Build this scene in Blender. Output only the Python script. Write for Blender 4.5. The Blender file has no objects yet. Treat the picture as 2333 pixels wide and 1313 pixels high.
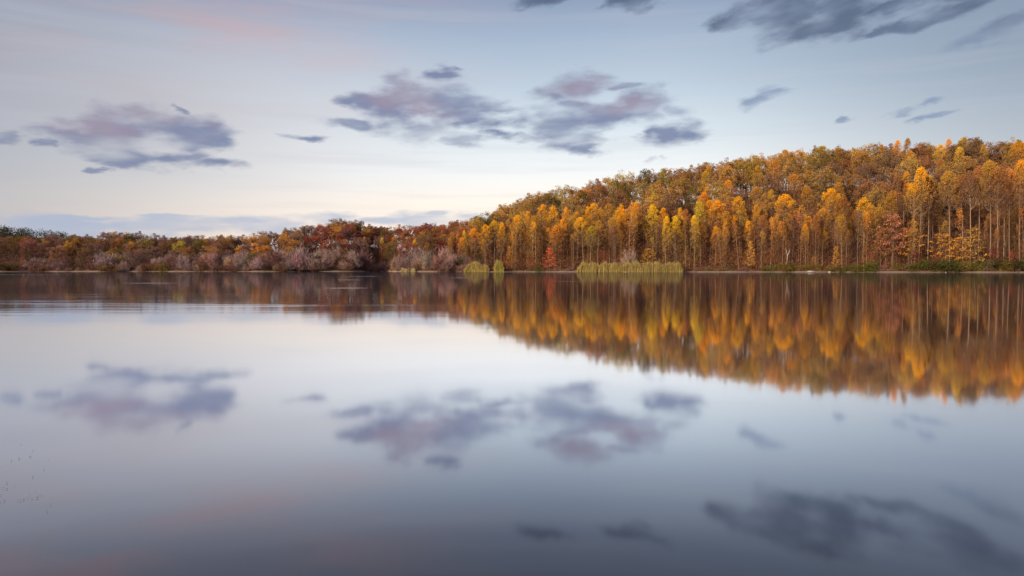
import bpy, math, random
import numpy as np
random.seed(7)
RNG = np.random.default_rng(7)
R = math.radians
sc = bpy.context.scene
col = sc.collection

# ------------------------------------------------------------------ camera
FX, CX, CY, HOR = 1700.0, 1166.5, 656.5, 613.0
CAM_H = 1.4
PITCH = math.atan((CY - HOR) / FX)
cam = bpy.data.cameras.new("camera")
cam.sensor_width = 36.0
cam.lens = 36.0 * FX / 2333.0
cam.clip_end = 20000
cam_o = bpy.data.objects.new("camera", cam)
cam_o.location = (0, 0, CAM_H)
cam_o.rotation_euler = (R(90) - PITCH, 0, 0)
col.objects.link(cam_o)
sc.camera = cam_o

def ray(px, py):
    """photo pixel -> world direction with y = 1"""
    x, z = (px - CX) / FX, (CY - py) / FX
    y2 = math.cos(PITCH) + z * math.sin(PITCH)
    z2 = -math.sin(PITCH) + z * math.cos(PITCH)
    return x / y2, z2 / y2
def azel(px, py):
    x, z = ray(px, py)
    return math.atan2(x, 1), math.atan2(z, math.hypot(x, 1))
def at(px, py, Y):
    x, z = ray(px, py)
    return x * Y, CAM_H + z * Y
def px_of(X, Y):
    return CX + FX * math.cos(PITCH) * X / Y

sc.view_settings.view_transform = 'Standard'
sc.view_settings.look = 'None'
sc.view_settings.exposure = 0.0
sc.view_settings.gamma = 1.0
sc.render.engine = 'CYCLES'
sc.cycles.max_bounces = 5
sc.cycles.diffuse_bounces = 2
sc.cycles.glossy_bounces = 2
sc.cycles.transmission_bounces = 2
sc.cycles.use_denoising = True
sc.cycles.sample_clamp_indirect = 4
sc.cycles.caustics_reflective = False
sc.cycles.caustics_refractive = False

def lin(c):
    return tuple(((v / 255) / 12.92 if v / 255 <= 0.04045 else ((v / 255 + 0.055) / 1.055) ** 2.4) for v in c)

# ------------------------------------------------------------------ sky and sun
SUN_EL, SUN_AZ = R(16), R(222)          # azimuth clockwise from +Y: the sun stands behind the camera, to its left
w = bpy.data.worlds.new("World"); sc.world = w
w.use_nodes = True
nt = w.node_tree; N = nt.nodes; L = nt.links
N.clear()
def nd(t, **k):
    n = N.new(t)
    for a, b in k.items(): setattr(n, a, b)
    return n
def mth(op, a, b=None, c=None, clamp=False):
    n = nd('ShaderNodeMath', operation=op, use_clamp=clamp)
    for i, v in enumerate((a, b, c)):
        if v is None: continue
        if isinstance(v, (int, float)): n.inputs[i].default_value = v
        else: L.new(v, n.inputs[i])
    return n.outputs[0]
def vmth(op, a, b=None, c=None):
    n = nd('ShaderNodeVectorMath', operation=op)
    for i, v in enumerate((a, b, c)):
        if v is None: continue
        if isinstance(v, tuple): n.inputs[i].default_value = v
        else: L.new(v, n.inputs[i])
    return n.outputs['Value' if op in ('LENGTH', 'DOT_PRODUCT') else 'Vector']
def mixc(fac, a, b, blend='MIX'):
    n = nd('ShaderNodeMix', data_type='RGBA', blend_type=blend)
    for i, v in ((0, fac), (6, a), (7, b)):
        if isinstance(v, (int, float)): n.inputs[i].default_value = v
        elif isinstance(v, tuple): n.inputs[i].default_value = (*v[:3], 1)
        else: L.new(v, n.inputs[i])
    return n.outputs[2]
def ramp(fac, stops, interp='LINEAR'):
    n = nd('ShaderNodeValToRGB'); cr = n.color_ramp; cr.interpolation = interp
    while len(cr.elements) > 1: cr.elements.remove(cr.elements[0])
    for i, (p, c) in enumerate(stops):
        e = cr.elements[0] if i == 0 else cr.elements.new(p)
        e.position = p; e.color = (*c[:3], 1)
    L.new(fac, n.inputs[0])
    return n.outputs[0]
def noise(vec, scale, detail=4, rough=0.5, out='Fac'):
    n = nd('ShaderNodeTexNoise'); n.inputs['Scale'].default_value = scale
    n.inputs['Detail'].default_value = detail; n.inputs['Roughness'].default_value = rough
    L.new(vec, n.inputs['Vector'])
    return n.outputs[out]
def sstep(v, lo, hi):
    n = nd('ShaderNodeMapRange', interpolation_type='SMOOTHSTEP')
    n.inputs[1].default_value = lo; n.inputs[2].default_value = hi
    L.new(v, n.inputs[0])
    return n.outputs[0]

tc = nd('ShaderNodeTexCoord').outputs['Generated']
sep = nd('ShaderNodeSeparateXYZ'); L.new(tc, sep.inputs[0])
sx, sy, sz = sep.outputs
AZ = mth('ARCTAN2', sx, sy)
EL = mth('ARCSINE', sz)
ae = nd('ShaderNodeCombineXYZ'); L.new(AZ, ae.inputs[0]); L.new(EL, ae.inputs[1])
AE = ae.outputs[0]
sky = nd('ShaderNodeTexSky', sky_type='NISHITA')
sky.sun_disc = False; sky.sun_elevation = SUN_EL; sky.sun_rotation = SUN_AZ
sky.air_density = 1.2; sky.dust_density = 2.0
D = math.degrees
def stops(lst): return [((R(e)) / R(90), lin(c)) for e, c in lst]
el01 = mth('DIVIDE', EL, R(90), clamp=True)
base = ramp(el01, stops([(0, (242, 222, 222)), (2.4, (254, 236, 222)), (4.8, (255, 245, 233)), (7.1, (242, 245, 246)),
                         (10.4, (214, 226, 235)), (13.7, (186, 202, 218)), (16.8, (163, 181, 203)),
                         (19.8, (136, 154, 182)), (26, (104, 120, 150)), (45, (104, 122, 156)), (90, (96, 114, 152))]))
# a soft pink veil high on the left, and darker, bluer sky towards the right
left = sstep(AZ, R(6), R(-34))
high = sstep(EL, R(7), R(16))
vs = vmth('MULTIPLY', AE, (2.2, 12.0, 1.0))
veil = sstep(noise(vs, 1.6, 3, 0.5), 0.40, 0.64)
pf = mth('MULTIPLY', mth('MULTIPLY', left, high), mth('MULTIPLY_ADD', veil, 0.75, 0.2))
base = mixc(mth('MULTIPLY', pf, 0.8), base, lin((206, 166, 166)))
warm = mth('MULTIPLY', sstep(AZ, R(2), R(-26)), sstep(mth('ABSOLUTE', mth('SUBTRACT', EL, R(10))), R(9), R(2)))
base = mixc(mth('MULTIPLY', warm, 0.6), base, lin((208, 204, 208)))
right = mth('MULTIPLY', sstep(AZ, R(8), R(40)), sstep(EL, R(3), R(16)))
base = mixc(mth('MULTIPLY', right, 0.45), base, lin((104, 132, 160)))
edge = mth('MULTIPLY', sstep(mth('ABSOLUTE', AZ), R(10), R(42)), 0.62)
base = mixc(edge, base, lin((122, 132, 152)))
# faint long streaks of high cloud
st = noise(vmth('MULTIPLY', AE, (1.2, 22.0, 1.0)), 2.2, 5, 0.55)
base = mixc(mth('MULTIPLY', sstep(st, 0.45, 0.72), 0.22), base, lin((188, 190, 202)))
back = sstep(sy, 0.2, -0.9)
base = mixc(mth('MULTIPLY', back, 0.5), base, lin((226, 206, 190)))

# clouds: each blob is (px, py, half width, half height) of the direction it stands in
def group(blobs, shear, strength, opacity, wscale=1.0, soft=(-0.2, 1.1)):
    sh = nd('ShaderNodeCombineXYZ')
    s0 = nd('ShaderNodeCombineXYZ'); L.new(mth('ADD', AZ, mth('MULTIPLY', EL, 0.6)), s0.inputs[0]); L.new(mth('SUBTRACT', EL, mth('MULTIPLY', AZ, shear + 0.10)), s0.inputs[1]); sh0 = s0.outputs[0]
    L.new(AZ, sh.inputs[0])
    wn = noise(vmth('MULTIPLY', sh0, (11.0 * wscale, 30.0 * wscale, 1.0)), 1.0, 4, 0.6, 'Color')
    wsep = nd('ShaderNodeSeparateXYZ'); L.new(wn, wsep.inputs[0])
    L.new(mth('SUBTRACT', EL, mth('MULTIPLY', AZ, shear)), sh.inputs[1])
    wv = vmth('MULTIPLY', vmth('SUBTRACT', wn, (0.5, 0.5, 0.5)), (0.12 * strength, 0.04 * strength, 0))
    P = vmth('ADD', sh.outputs[0], wv)
    out = None
    for (px, py, rx, ry) in blobs:
        a, e = azel(px, py)
        ra, re = 1.08 * rx / FX * math.cos(a), 1.15 * ry / FX
        e2 = e - a * shear
        ln = vmth('LENGTH', vmth('MULTIPLY_ADD', P, (1 / ra, 1 / re, 0), (-a / ra, -e2 / re, 0)))
        if out is None: out = ln
        else:
            n = nd('ShaderNodeMath', operation='SMOOTH_MIN'); L.new(out, n.inputs[0]); L.new(ln, n.inputs[1])
            n.inputs[2].default_value = 0.45; out = n.outputs[0]
    fine = noise(vmth('MULTIPLY', sh0, (16.0, 40.0, 1.0)), 1.0, 4, 0.52)
    v = mth('ADD', mth('SUBTRACT', 1.42, out), mth('MULTIPLY', mth('SUBTRACT', fine, 0.5), 2.7))
    thin = noise(vmth('MULTIPLY', sh0, (9.0, 30.0, 1.0)), 1.0, 3, 0.5)
    return mth('MULTIPLY', sstep(v, *soft), mth('MULTIPLY', sstep(thin, 0.15, 0.62), opacity))
mid = [(180, 312, 70, 13), (240, 300, 70, 25), (292, 290, 90, 28), (360, 295, 90, 26), (420, 305, 70, 24), (465, 320, 50, 22), (430, 335, 50, 13),
       (225, 352, 40, 12), (300, 366, 45, 12), (262, 350, 60, 9), (370, 365, 50, 15), (440, 360, 40, 13), (495, 378, 40, 9),
       (45, 316, 24, 9), (113, 326, 13, 6), (222, 390, 20, 5), (418, 256, 14, 9),
       (795, 235, 32, 15), (845, 236, 50, 14), (918, 222, 52, 36), (925, 258, 74, 24), (1024, 240, 64, 30), (1069, 258, 50, 20), (1123, 249, 42, 6), (921, 294, 60, 20),
       (795, 286, 55, 9), (1042, 318, 52, 9), (1136, 287, 52, 17), (1155, 312, 36, 10), (1076, 280, 32, 13), (705, 314, 38, 6), (1011, 168, 24, 14), (1038, 157, 16, 5),
       (1321, 195, 62, 24), (1267, 217, 52, 12), (1303, 231, 52, 14), (1415, 199, 30, 7), (1244, 258, 50, 18), (1289, 276, 72, 26), (1402, 258, 82, 24), (1456, 240, 62, 24),
       (1276, 312, 60, 22), (1334, 307, 50, 13), (1330, 339, 32, 12), (1541, 251, 32, 9), (1503, 303, 32, 15), (1547, 304, 46, 17), (1473, 357, 18, 5), (1507, 360, 13, 6)]
mid_far = [(1793, 39, 62, 38), (1863, 62, 74, 20), (1922, 23, 62, 34), (1664, 50, 42, 14), (1754, 16, 72, 20), (1450, 2, 60, 9), (1988, 31, 62, 12), (2031, 14, 60, 8),
           (2010, 66, 42, 8), (2086, 50, 52, 9), (2146, 20, 62, 11), (2203, 94, 42, 11), (2262, 70, 46, 7), (2312, 50, 52, 15), (1734, 226, 38, 12), (1762, 214, 26, 6),
           (2055, 252, 36, 8), (2121, 230, 28, 7), (2098, 269, 38, 5), (1933, 267, 13, 3), (1240, 2, 50, 9), (1850, -20, 90, 18), (2260, -62, 120, 20)]
low = [(120, 512, 230, 16), (310, 514, 300, 13), (510, 504, 160, 9), (200, 530, 260, 9), (620, 520, 90, 8), (745, 494, 64, 13),
       (1000, 487, 32, 7), (1062, 497, 42, 9), (975, 502, 64, 14), (-150, 508, 200, 18), (860, 503, 60, 8), (200, 496, 90, 5), (400, 490, 60, 3)]
rosy = [(230, 285, 130, 26), (330, 268, 90, 16), (915, 212, 70, 30), (1315, 196, 80, 26), (960, 250, 60, 20), (1440, 236, 70, 18)]
g_low = group(low, 0.0, 0.35, 0.72, 1.0, (0.0, 1.0))
g_mid = group(mid, 0.0, 0.8, 0.97)
g_far = group(mid_far, 0.14, 0.9, 0.9)
g_rose = group(rosy, 0.0, 0.3, 0.85, 1.0, (-0.3, 1.4))
ccol = mixc(g_rose, lin((118, 129, 162)), lin((152, 136, 156)))
c = mixc(g_low, base, lin((156, 176, 206)))
c = mixc(g_mid, c, ccol)
c = mixc(g_far, c, mixc(sstep(EL, R(12.5), R(17)), lin((130, 146, 176)), lin((78, 90, 118))))
c = vmth('MULTIPLY', c, (11.5, 11.3, 11.2))
c = mixc(0.10, c, sky.outputs[0])
bg = nd('ShaderNodeBackground'); L.new(c, bg.inputs[0]); bg.inputs[1].default_value = 0.1
wo = nd('ShaderNodeOutputWorld'); L.new(bg.outputs[0], wo.inputs[0])
w.cycles.sampling_method = 'MANUAL'; w.cycles.sample_map_resolution = 512

sun = bpy.data.lights.new("sun", 'SUN'); sun.energy = 5.0; sun.angle = R(2.0); sun.color = (1.0, 0.82, 0.56)
sun_o = bpy.data.objects.new("sun", sun); col.objects.link(sun_o)
sun_o.rotation_euler = (R(90) - SUN_EL, 0, -SUN_AZ + R(180))
sun_o.location = (0, -50, 60)

# ------------------------------------------------------------------ helpers
def tag(o, label=None, cat=None, group=None, kind=None):
    if label: o['label'] = label
    if cat: o['category'] = cat
    if group: o['group'] = group
    if kind: o['kind'] = kind
    return o
class MB:
    """collects faces, with a per-vertex 'tint' (0..1) used for leaf-to-leaf colour differences"""
    def __init__(s): s.v = []; s.f = []; s.t = []; s.n = 0
    def add(s, v, f, t=0.5):
        v = np.asarray(v, float).reshape(-1, 3)
        s.v.append(v); s.f.append(np.asarray(f) + s.n)
        s.t.append(np.broadcast_to(np.asarray(t, float), (len(v),)).copy()); s.n += len(v)
    def mesh(s, name, mat):
        me = bpy.data.meshes.new(name)
        V = np.concatenate(s.v); F = [r for f in s.f for r in f.tolist()]
        me.from_pydata(V.tolist(), [], F)
        a = me.attributes.new('tint', 'FLOAT', 'POINT'); a.data.foreach_set('value', np.concatenate(s.t).astype(np.float32))
        me.materials.append(mat); me.update()
        return me
    def tube(s, pts, rad, k=5, t=0.5):
        pts = np.asarray(pts, float); n = len(pts)
        tg = np.gradient(pts, axis=0); tg /= np.linalg.norm(tg, axis=1)[:, None] + 1e-9
        up = np.array([1.0, 0.1, 0.05]); a = np.cross(tg, up); a /= np.linalg.norm(a, axis=1)[:, None] + 1e-9
        b = np.cross(tg, a)
        an = np.arange(k) * 2 * np.pi / k
        V = pts[:, None] + np.asarray(rad)[:, None, None] * (a[:, None] * np.cos(an)[None, :, None] + b[:, None] * np.sin(an)[None, :, None])
        F = [[i * k + j, i * k + (j + 1) % k, (i + 1) * k + (j + 1) % k, (i + 1) * k + j] for i in range(n - 1) for j in range(k)]
        s.add(V.reshape(-1, 3), F, t)
    def cards(s, C, size, rng, flat=0.0, t=None, aspect=0.6):
        C = np.asarray(C, float); n = len(C)
        if n == 0: return
        a = rng.normal(size=(n, 3)); a[:, 2] *= (1 - flat); a /= np.linalg.norm(a, axis=1)[:, None]
        r = rng.normal(size=(n, 3)); b = np.cross(a, r); b /= np.linalg.norm(b, axis=1)[:, None]
        sz = np.broadcast_to(size, (n,))[:, None] * rng.uniform(0.6, 1.3, (n, 1)) * 0.5
        V = np.stack([C + a * sz, C + b * sz * aspect, C - a * sz, C - b * sz * aspect], 1).reshape(-1, 3)
        F = np.arange(4 * n).reshape(-1, 4)
        if t is None: t = rng.uniform(0, 1, n)
        s.add(V, F, np.repeat(np.clip(t, 0, 1), 4))
def link(name, me, parent=None):
    o = bpy.data.objects.new(name, me); col.objects.link(o)
    if parent: o.parent = parent
    return o

def material(name):
    m = bpy.data.materials.new(name); m.use_nodes = True
    t = m.node_tree; t.nodes.clear()
    return m, t
class G:
    def __init__(s, t): s.t = t
    def n(s, typ, ins=None, **k):
        x = s.t.nodes.new(typ)
        for a, b in k.items(): setattr(x, a, b)
        for key, v in (ins or {}).items():
            if isinstance(v, bpy.types.NodeSocket): s.t.links.new(v, x.inputs[key])
            else: x.inputs[key].default_value = v
        return x
    def ramp(s, fac, stops):
        x = s.n('ShaderNodeValToRGB', {0: fac}); cr = x.color_ramp
        while len(cr.elements) > 1: cr.elements.remove(cr.elements[0])
        for i, (p, c) in enumerate(stops):
            e = cr.elements[0] if i == 0 else cr.elements.new(p)
            e.position = p; e.color = (*c[:3], 1)
        return x.outputs[0]
    def mix(s, fac, a, b, blend='MIX'):
        if isinstance(a, tuple): a = (*a[:3], 1)
        if isinstance(b, tuple): b = (*b[:3], 1)
        return s.n('ShaderNodeMix', {0: fac, 6: a, 7: b}, data_type='RGBA', blend_type=blend).outputs[2]

def leaf_material(name, trans=0.35):
    """leaf colour comes from the object's own colour; single leaves drift to a paler or a browner tone"""
    m, t = material(name); g = G(t)
    oi = g.n('ShaderNodeObjectInfo').outputs['Color']
    at_ = g.n('ShaderNodeAttribute', attribute_name='tint').outputs['Fac']
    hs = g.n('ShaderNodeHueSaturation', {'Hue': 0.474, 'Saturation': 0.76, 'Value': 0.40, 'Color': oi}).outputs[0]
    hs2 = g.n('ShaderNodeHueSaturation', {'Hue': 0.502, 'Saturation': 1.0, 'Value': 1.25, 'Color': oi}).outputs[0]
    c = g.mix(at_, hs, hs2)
    d = g.n('ShaderNodeBsdfDiffuse', {'Color': c}).outputs[0]
    tr = g.n('ShaderNodeBsdfTranslucent', {'Color': c}).outputs[0]
    mx = g.n('ShaderNodeMixShader', {0: trans, 1: d, 2: tr}).outputs[0]
    g.n('ShaderNodeOutputMaterial', {0: mx})
    return m
def bark_material(name, c1, c2):
    m, t = material(name); g = G(t)
    tc = g.n('ShaderNodeTexCoord').outputs['Object']
    mp = g.n('ShaderNodeMapping', {0: tc, 3: (3, 3, 0.5)}).outputs[0]
    no = g.n('ShaderNodeTexNoise', {'Vector': mp, 'Scale': 1.2, 'Detail': 4}).outputs[0]
    rnd = g.n('ShaderNodeObjectInfo').outputs['Random']
    c = g.mix(no, c1, c2)
    v = g.n('ShaderNodeMapRange', {0: rnd, 3: 0.65, 4: 1.25}).outputs[0]
    c = g.n('ShaderNodeHueSaturation', {'Value': v, 'Color': c}).outputs[0]
    b = g.n('ShaderNodeBsdfPrincipled', {'Base Color': c, 'Roughness': 0.9, 'Specular IOR Level': 0.1}).outputs[0]
    g.n('ShaderNodeOutputMaterial', {0: b})
    return m
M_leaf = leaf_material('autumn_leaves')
M_reed = leaf_material('reed_leaves', 0.3)
M_twig = leaf_material('bare_twigs', 0.0)
M_bark = bark_material('pale_bark', (0.36, 0.25, 0.18), (0.19, 0.125, 0.095))
M_dark = bark_material('grey_brown_bark', (0.17, 0.12, 0.095), (0.08, 0.055, 0.045))
M_snag = bark_material('bleached_wood', (0.55, 0.46, 0.40), (0.38, 0.31, 0.26))

# ------------------------------------------------------------------ the lie of the land
def interp(tab):
    xs = [a for a, b in tab]; ys = [b for a, b in tab]
    return lambda x: np.interp(x, xs, ys)
shoreY = interp([(-600, 330), (0, 366), (200, 372), (600, 372), (800, 392), (862, 428), (880, 415), (905, 372), (1000, 344), (1150, 332), (1300, 324), (1500, 312),
                 (1800, 300), (2000, 290), (2333, 272), (2800, 240)])
# photo height of the canopy against the sky (y of the tree tops) by photo x
canopy = interp([(-600, 545), (0, 545), (30, 537), (100, 536), (150, 541), (200, 538), (240, 533), (270, 530), (300, 532), (340, 539), (370, 545), (400, 548),
                 (440, 543), (480, 532), (540, 545), (560, 540), (600, 531), (640, 527), (670, 527), (690, 514), (720, 509), (760, 506), (820, 502),
                 (850, 503), (880, 520), (950, 520), (975, 512), (1040, 508), (1080, 505), (1110, 498), (1140, 480), (1160, 465), (1200, 448),
                 (1250, 440), (1300, 426), (1330, 414), (1380, 410), (1440, 397), (1500, 394), (1560, 390), (1600, 382), (1640, 375), (1690, 372),
                 (1750, 361), (1780, 357), (1830, 353), (1880, 347), (2000, 344), (2050, 340), (2100, 342), (2200, 338), (2250, 334), (2333, 338), (2800, 330)])
ridgeD = interp([(-600, 90), (600, 90), (900, 110), (1100, 150), (1300, 190), (2333, 190)])   # how far the ridge stands behind the shore
ridge_tree = interp([(-600, 14), (600, 14), (900, 16), (1100, 20), (1400, 24), (2333, 25)])       # height of the trees on it
us = np.linspace(-600, 2800, 171)
rh = []
for u in us:
    Yr = float(shoreY(u) + ridgeD(u)); _, z = at(u, float(canopy(u)), Yr)
    rh.append(max(0.6, z - float(ridge_tree(u))))
rh = np.convolve(np.pad(rh, 3, 'edge'), np.ones(7) / 7, 'valid')
def ridgeH(u): return np.interp(u, us, rh)
def smooth(t): t = np.clip(t, 0, 1); return t * t * (3 - 2 * t)
th_side = [(-180, 2.0), (-125, 3.0), (-105, 30), (-85, 160), (-60, 300)]
def shore_r(th):
    th = np.asarray(th, float)
    u = CX + FX * np.tan(np.clip(th, -0.80, 0.76))
    inside = shoreY(u) / np.cos(np.clip(th, -0.80, 0.76))
    d = np.degrees(th)
    tab = [(-180, 1.6), (-120, 2.2), (-100, 25), (-75, 170), (-46, float(shoreY(-600)) / math.cos(0.80)), (43.6, float(shoreY(2800)) / math.cos(0.76)), (75, 160), (100, 25), (120, 2.2), (180, 1.6)]
    out = np.interp(d, [a for a, b in tab], [b for a, b in tab])
    wig = 2.2 * np.sin(th * 63) + 1.4 * np.sin(th * 141 + 1) + 0.8 * np.sin(th * 317 + 2)
    return np.where(np.abs(d) < 43, inside + wig, out)
def ground(X, Y):
    X = np.asarray(X, float); Y = np.asarray(Y, float)
    th = np.arctan2(X, Y); r = np.hypot(X, Y)
    d = r - shore_r(th)
    u = np.clip(CX + FX * np.tan(np.clip(th, -0.80, 0.76)), -600, 2800)
    back = smooth((np.degrees(np.abs(th)) - 43) / 30)
    H = ridgeH(u) * (1 - back) + 6 * back
    W = ridgeD(u)
    bank = 0.55 * smooth(d / 6.0) + 0.6 * smooth((d - 4) / 10)
    hill = np.maximum(H - 1.1, 0) * smooth((d - 4) / np.maximum(W - 4, 1)) ** 0.8
    far = -0.25 * H * smooth((d - W) / 400)
    n = 0.35 * np.sin(X * 0.11) * np.sin(Y * 0.083 + 1) + 0.2 * np.sin(X * 0.31 + 2) * np.sin(Y * 0.27)
    under = np.maximum(d * 0.12, -2.2)
    knoll = 46 * np.exp(-((X + 720) / 210) ** 2 - ((Y - 1000) / 170) ** 2)
    return np.where(d < 0, under, bank + hill + far + n * smooth((d - 5) / 15) + knoll)

# terrain: one polar sheet reaching the horizon
ths = np.concatenate([np.radians(np.linspace(-180, -45, 28)[:-1]), np.radians(np.linspace(-45, 45, 421)), np.radians(np.linspace(45, 180, 28)[1:])])[:-1]
V = [(0, 0, -0.15)]; F = []
offs = [-60, -30, -12, -4, -1.2, -0.3, 0.3, 0.9, 1.8, 3, 4.5, 6.5, 9, 13, 18, 26, 36, 48, 62, 80, 100, 125, 150, 175, 200, 240, 300, 380, 480, 560, 620, 700, 800, 1000, 1500, 3000, 8000]
sr = shore_r(ths)
K = len(offs); n = len(ths)
for i, o_ in enumerate(offs):
    rr = sr + o_ if o_ > 0 else sr * (1 + o_ / 80.0) if o_ < -1.3 else np.maximum(sr + o_, sr * 0.9)
    x = rr * np.sin(ths); y = rr * np.cos(ths); z = ground(x, y)
    V += list(zip(x.tolist(), y.tolist(), z.tolist()))
for j in range(n):
    F.append((0, 1 + (j + 1) % n, 1 + j))
    for i in range(K - 1):
        F.append((1 + i * n + j, 1 + i * n + (j + 1) % n, 1 + (i + 1) * n + (j + 1) % n, 1 + (i + 1) * n + j))
me = bpy.data.meshes.new('ground'); me.from_pydata(V, [], F)
m, t = material('leaf_litter'); g = G(t)
geo = g.n('ShaderNodeNewGeometry').outputs['Position']
sp = g.n('ShaderNodeSeparateXYZ', {0: geo})
no = g.n('ShaderNodeTexNoise', {'Vector': geo, 'Scale': 0.35, 'Detail': 8, 'Roughness': 0.7}).outputs[0]
no2 = g.n('ShaderNodeTexNoise', {'Vector': geo, 'Scale': 2.5, 'Detail': 5, 'Roughness': 0.6}).outputs[0]
litter = g.ramp(no, [(0.3, (0.055, 0.026, 0.016)), (0.5, (0.13, 0.055, 0.03)), (0.7, (0.22, 0.10, 0.045))])
sand = g.ramp(no2, [(0.3, (0.18, 0.13, 0.11)), (0.55, (0.36, 0.27, 0.22)), (0.75, (0.62, 0.52, 0.44))])
zz = g.n('ShaderNodeMath', {0: no, 1: 0.5, 2: sp.outputs[2]}, operation='MULTIPLY_ADD').outputs[0]
fz = g.n('ShaderNodeMapRange', {0: zz, 1: 0.62, 2: 0.85}).outputs[0]
b = g.n('ShaderNodeBsdfPrincipled', {'Base Color': g.mix(fz, sand, litter), 'Roughness': 0.95, 'Specular IOR Level': 0.1}).outputs[0]
g.n('ShaderNodeOutputMaterial', {0: b})
me.materials.append(m)
for p in me.polygons: p.use_smooth = True
tag(link('ground', me), kind='structure')

# ------------------------------------------------------------------ lake
wx = [-6000, -1200, -300, -60, 0, 60, 300, 1200, 6000]; wy = [-8, 0, 20, 60, 150, 300, 600, 900]
V = [(x, y, 0) for y in wy for x in wx]
F = [(j * 9 + i, j * 9 + i + 1, (j + 1) * 9 + i + 1, (j + 1) * 9 + i) for j in range(len(wy) - 1) for i in range(8)]
me = bpy.data.meshes.new('water'); me.from_pydata(V, [], F)
m, t = material('lake_water'); g = G(t)
geo = g.n('ShaderNodeNewGeometry').outputs['Position']
sep2 = g.n('ShaderNodeSeparateXYZ', {0: geo})
# calm long swell, plus a band of wind ripples off the left shore
m1 = g.n('ShaderNodeMapping', {0: geo, 3: (0.10, 0.5, 1)}).outputs[0]
n1 = g.n('ShaderNodeTexNoise', {'Vector': m1, 'Scale': 1.0, 'Detail': 2, 'Roughness': 0.5}).outputs[0]
m2 = g.n('ShaderNodeMapping', {0: geo, 3: (0.22, 1.6, 1)}).outputs[0]
n2 = g.n('ShaderNodeTexNoise', {'Vector': m2, 'Scale': 1.0, 'Detail': 3, 'Roughness': 0.55}).outputs[0]
m3 = g.n('ShaderNodeMapping', {0: geo, 3: (0.03, 0.16, 1)}).outputs[0]
n3 = g.n('ShaderNodeTexNoise', {'Vector': m3, 'Scale': 1.0, 'Detail': 2}).outputs[0]
bx = g.n('ShaderNodeMapRange', {0: sep2.outputs[0], 1: 4.0, 2: -14.0}, interpolation_type='SMOOTHSTEP').outputs[0]
by1 = g.n('ShaderNodeMapRange', {0: sep2.outputs[1], 1: 19.0, 2: 27.0}, interpolation_type='SMOOTHSTEP').outputs[0]
by2 = g.n('ShaderNodeMapRange', {0: sep2.outputs[1], 1: 48.0, 2: 34.0}, interpolation_type='SMOOTHSTEP').outputs[0]
band = g.n('ShaderNodeMath', {0: bx, 1: g.n('ShaderNodeMath', {0: by1, 1: by2}, operation='MULTIPLY').outputs[0]}, operation='MULTIPLY').outputs[0]
patch = g.n('ShaderNodeMapRange', {0: n3, 1: 0.42, 2: 0.6}, interpolation_type='SMOOTHSTEP').outputs[0]
band = g.n('ShaderNodeMath', {0: band, 1: patch}, operation='MULTIPLY').outputs[0]
h2 = g.n('ShaderNodeMath', {0: n2, 1: g.n('ShaderNodeMath', {0: band, 1: 0.011}, operation='MULTIPLY').outputs[0]}, operation='MULTIPLY').outputs[0]
hh = g.n('ShaderNodeMath', {0: n1, 1: 0.0012, 2: h2}, operation='MULTIPLY_ADD').outputs[0]
# cat's-paws: a few small patches where a breath of wind roughens the lake
m4 = g.n('ShaderNodeMapping', {0: geo, 3: (1.2, 3.0, 1)}).outputs[0]
n4 = g.n('ShaderNodeTexNoise', {'Vector': m4, 'Scale': 1.0, 'Detail': 2}).outputs[0]
for (cx_, cy_, rx_, ry_) in [(-12.3, 55, 2.2, 1.3), (-28, 140, 5, 5), (-36, 74, 3.5, 2.0), (-118, 178, 16, 9), (-21, 96, 2.5, 2.5), (-8, 118, 3, 4), (6, 84, 2.5, 2)]:
    d_ = g.n('ShaderNodeVectorMath', {0: geo, 1: (1 / rx_, 1 / ry_, 0), 2: (-cx_ / rx_, -cy_ / ry_, 0)}, operation='MULTIPLY_ADD').outputs[0]
    l_ = g.n('ShaderNodeVectorMath', {0: d_}, operation='LENGTH').outputs['Value']
    k_ = g.n('ShaderNodeMapRange', {0: l_, 1: 1.0, 2: 0.3, 3: 0.0, 4: 0.05}, interpolation_type='SMOOTHSTEP').outputs[0]
    hh = g.n('ShaderNodeMath', {0: n4, 1: k_, 2: hh}, operation='MULTIPLY_ADD').outputs[0]
bump = g.n('ShaderNodeBump', {'Strength': 1.0, 'Distance': 1.0, 'Height': hh}).outputs[0]
lw = g.n('ShaderNodeLayerWeight', {'Blend': 0.5}).outputs['Facing']
refl = g.ramp(lw, [(0.0, (.03,) * 3), (0.45, (.08,) * 3), (0.60, (.16,) * 3), (0.66, (.28,) * 3), (0.72, (.49,) * 3), (0.78, (.73,) * 3), (0.86, (.94,) * 3), (0.93, (.88,) * 3), (0.965, (.77,) * 3), (1.0, (.68,) * 3)])
gl = g.n('ShaderNodeBsdfGlossy', {'Color': (0.97, 0.97, 1.0, 1), 'Roughness': 0.046, 'Normal': bump}).outputs[0]
df = g.n('ShaderNodeBsdfDiffuse', {'Color': (0.028, 0.030, 0.040, 1)}).outputs[0]
mx = g.n('ShaderNodeMixShader', {0: refl, 1: df, 2: gl}).outputs[0]
g.n('ShaderNodeOutputMaterial', {0: mx})
me.materials.append(m)
tag(link('water', me), kind='structure')

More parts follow.
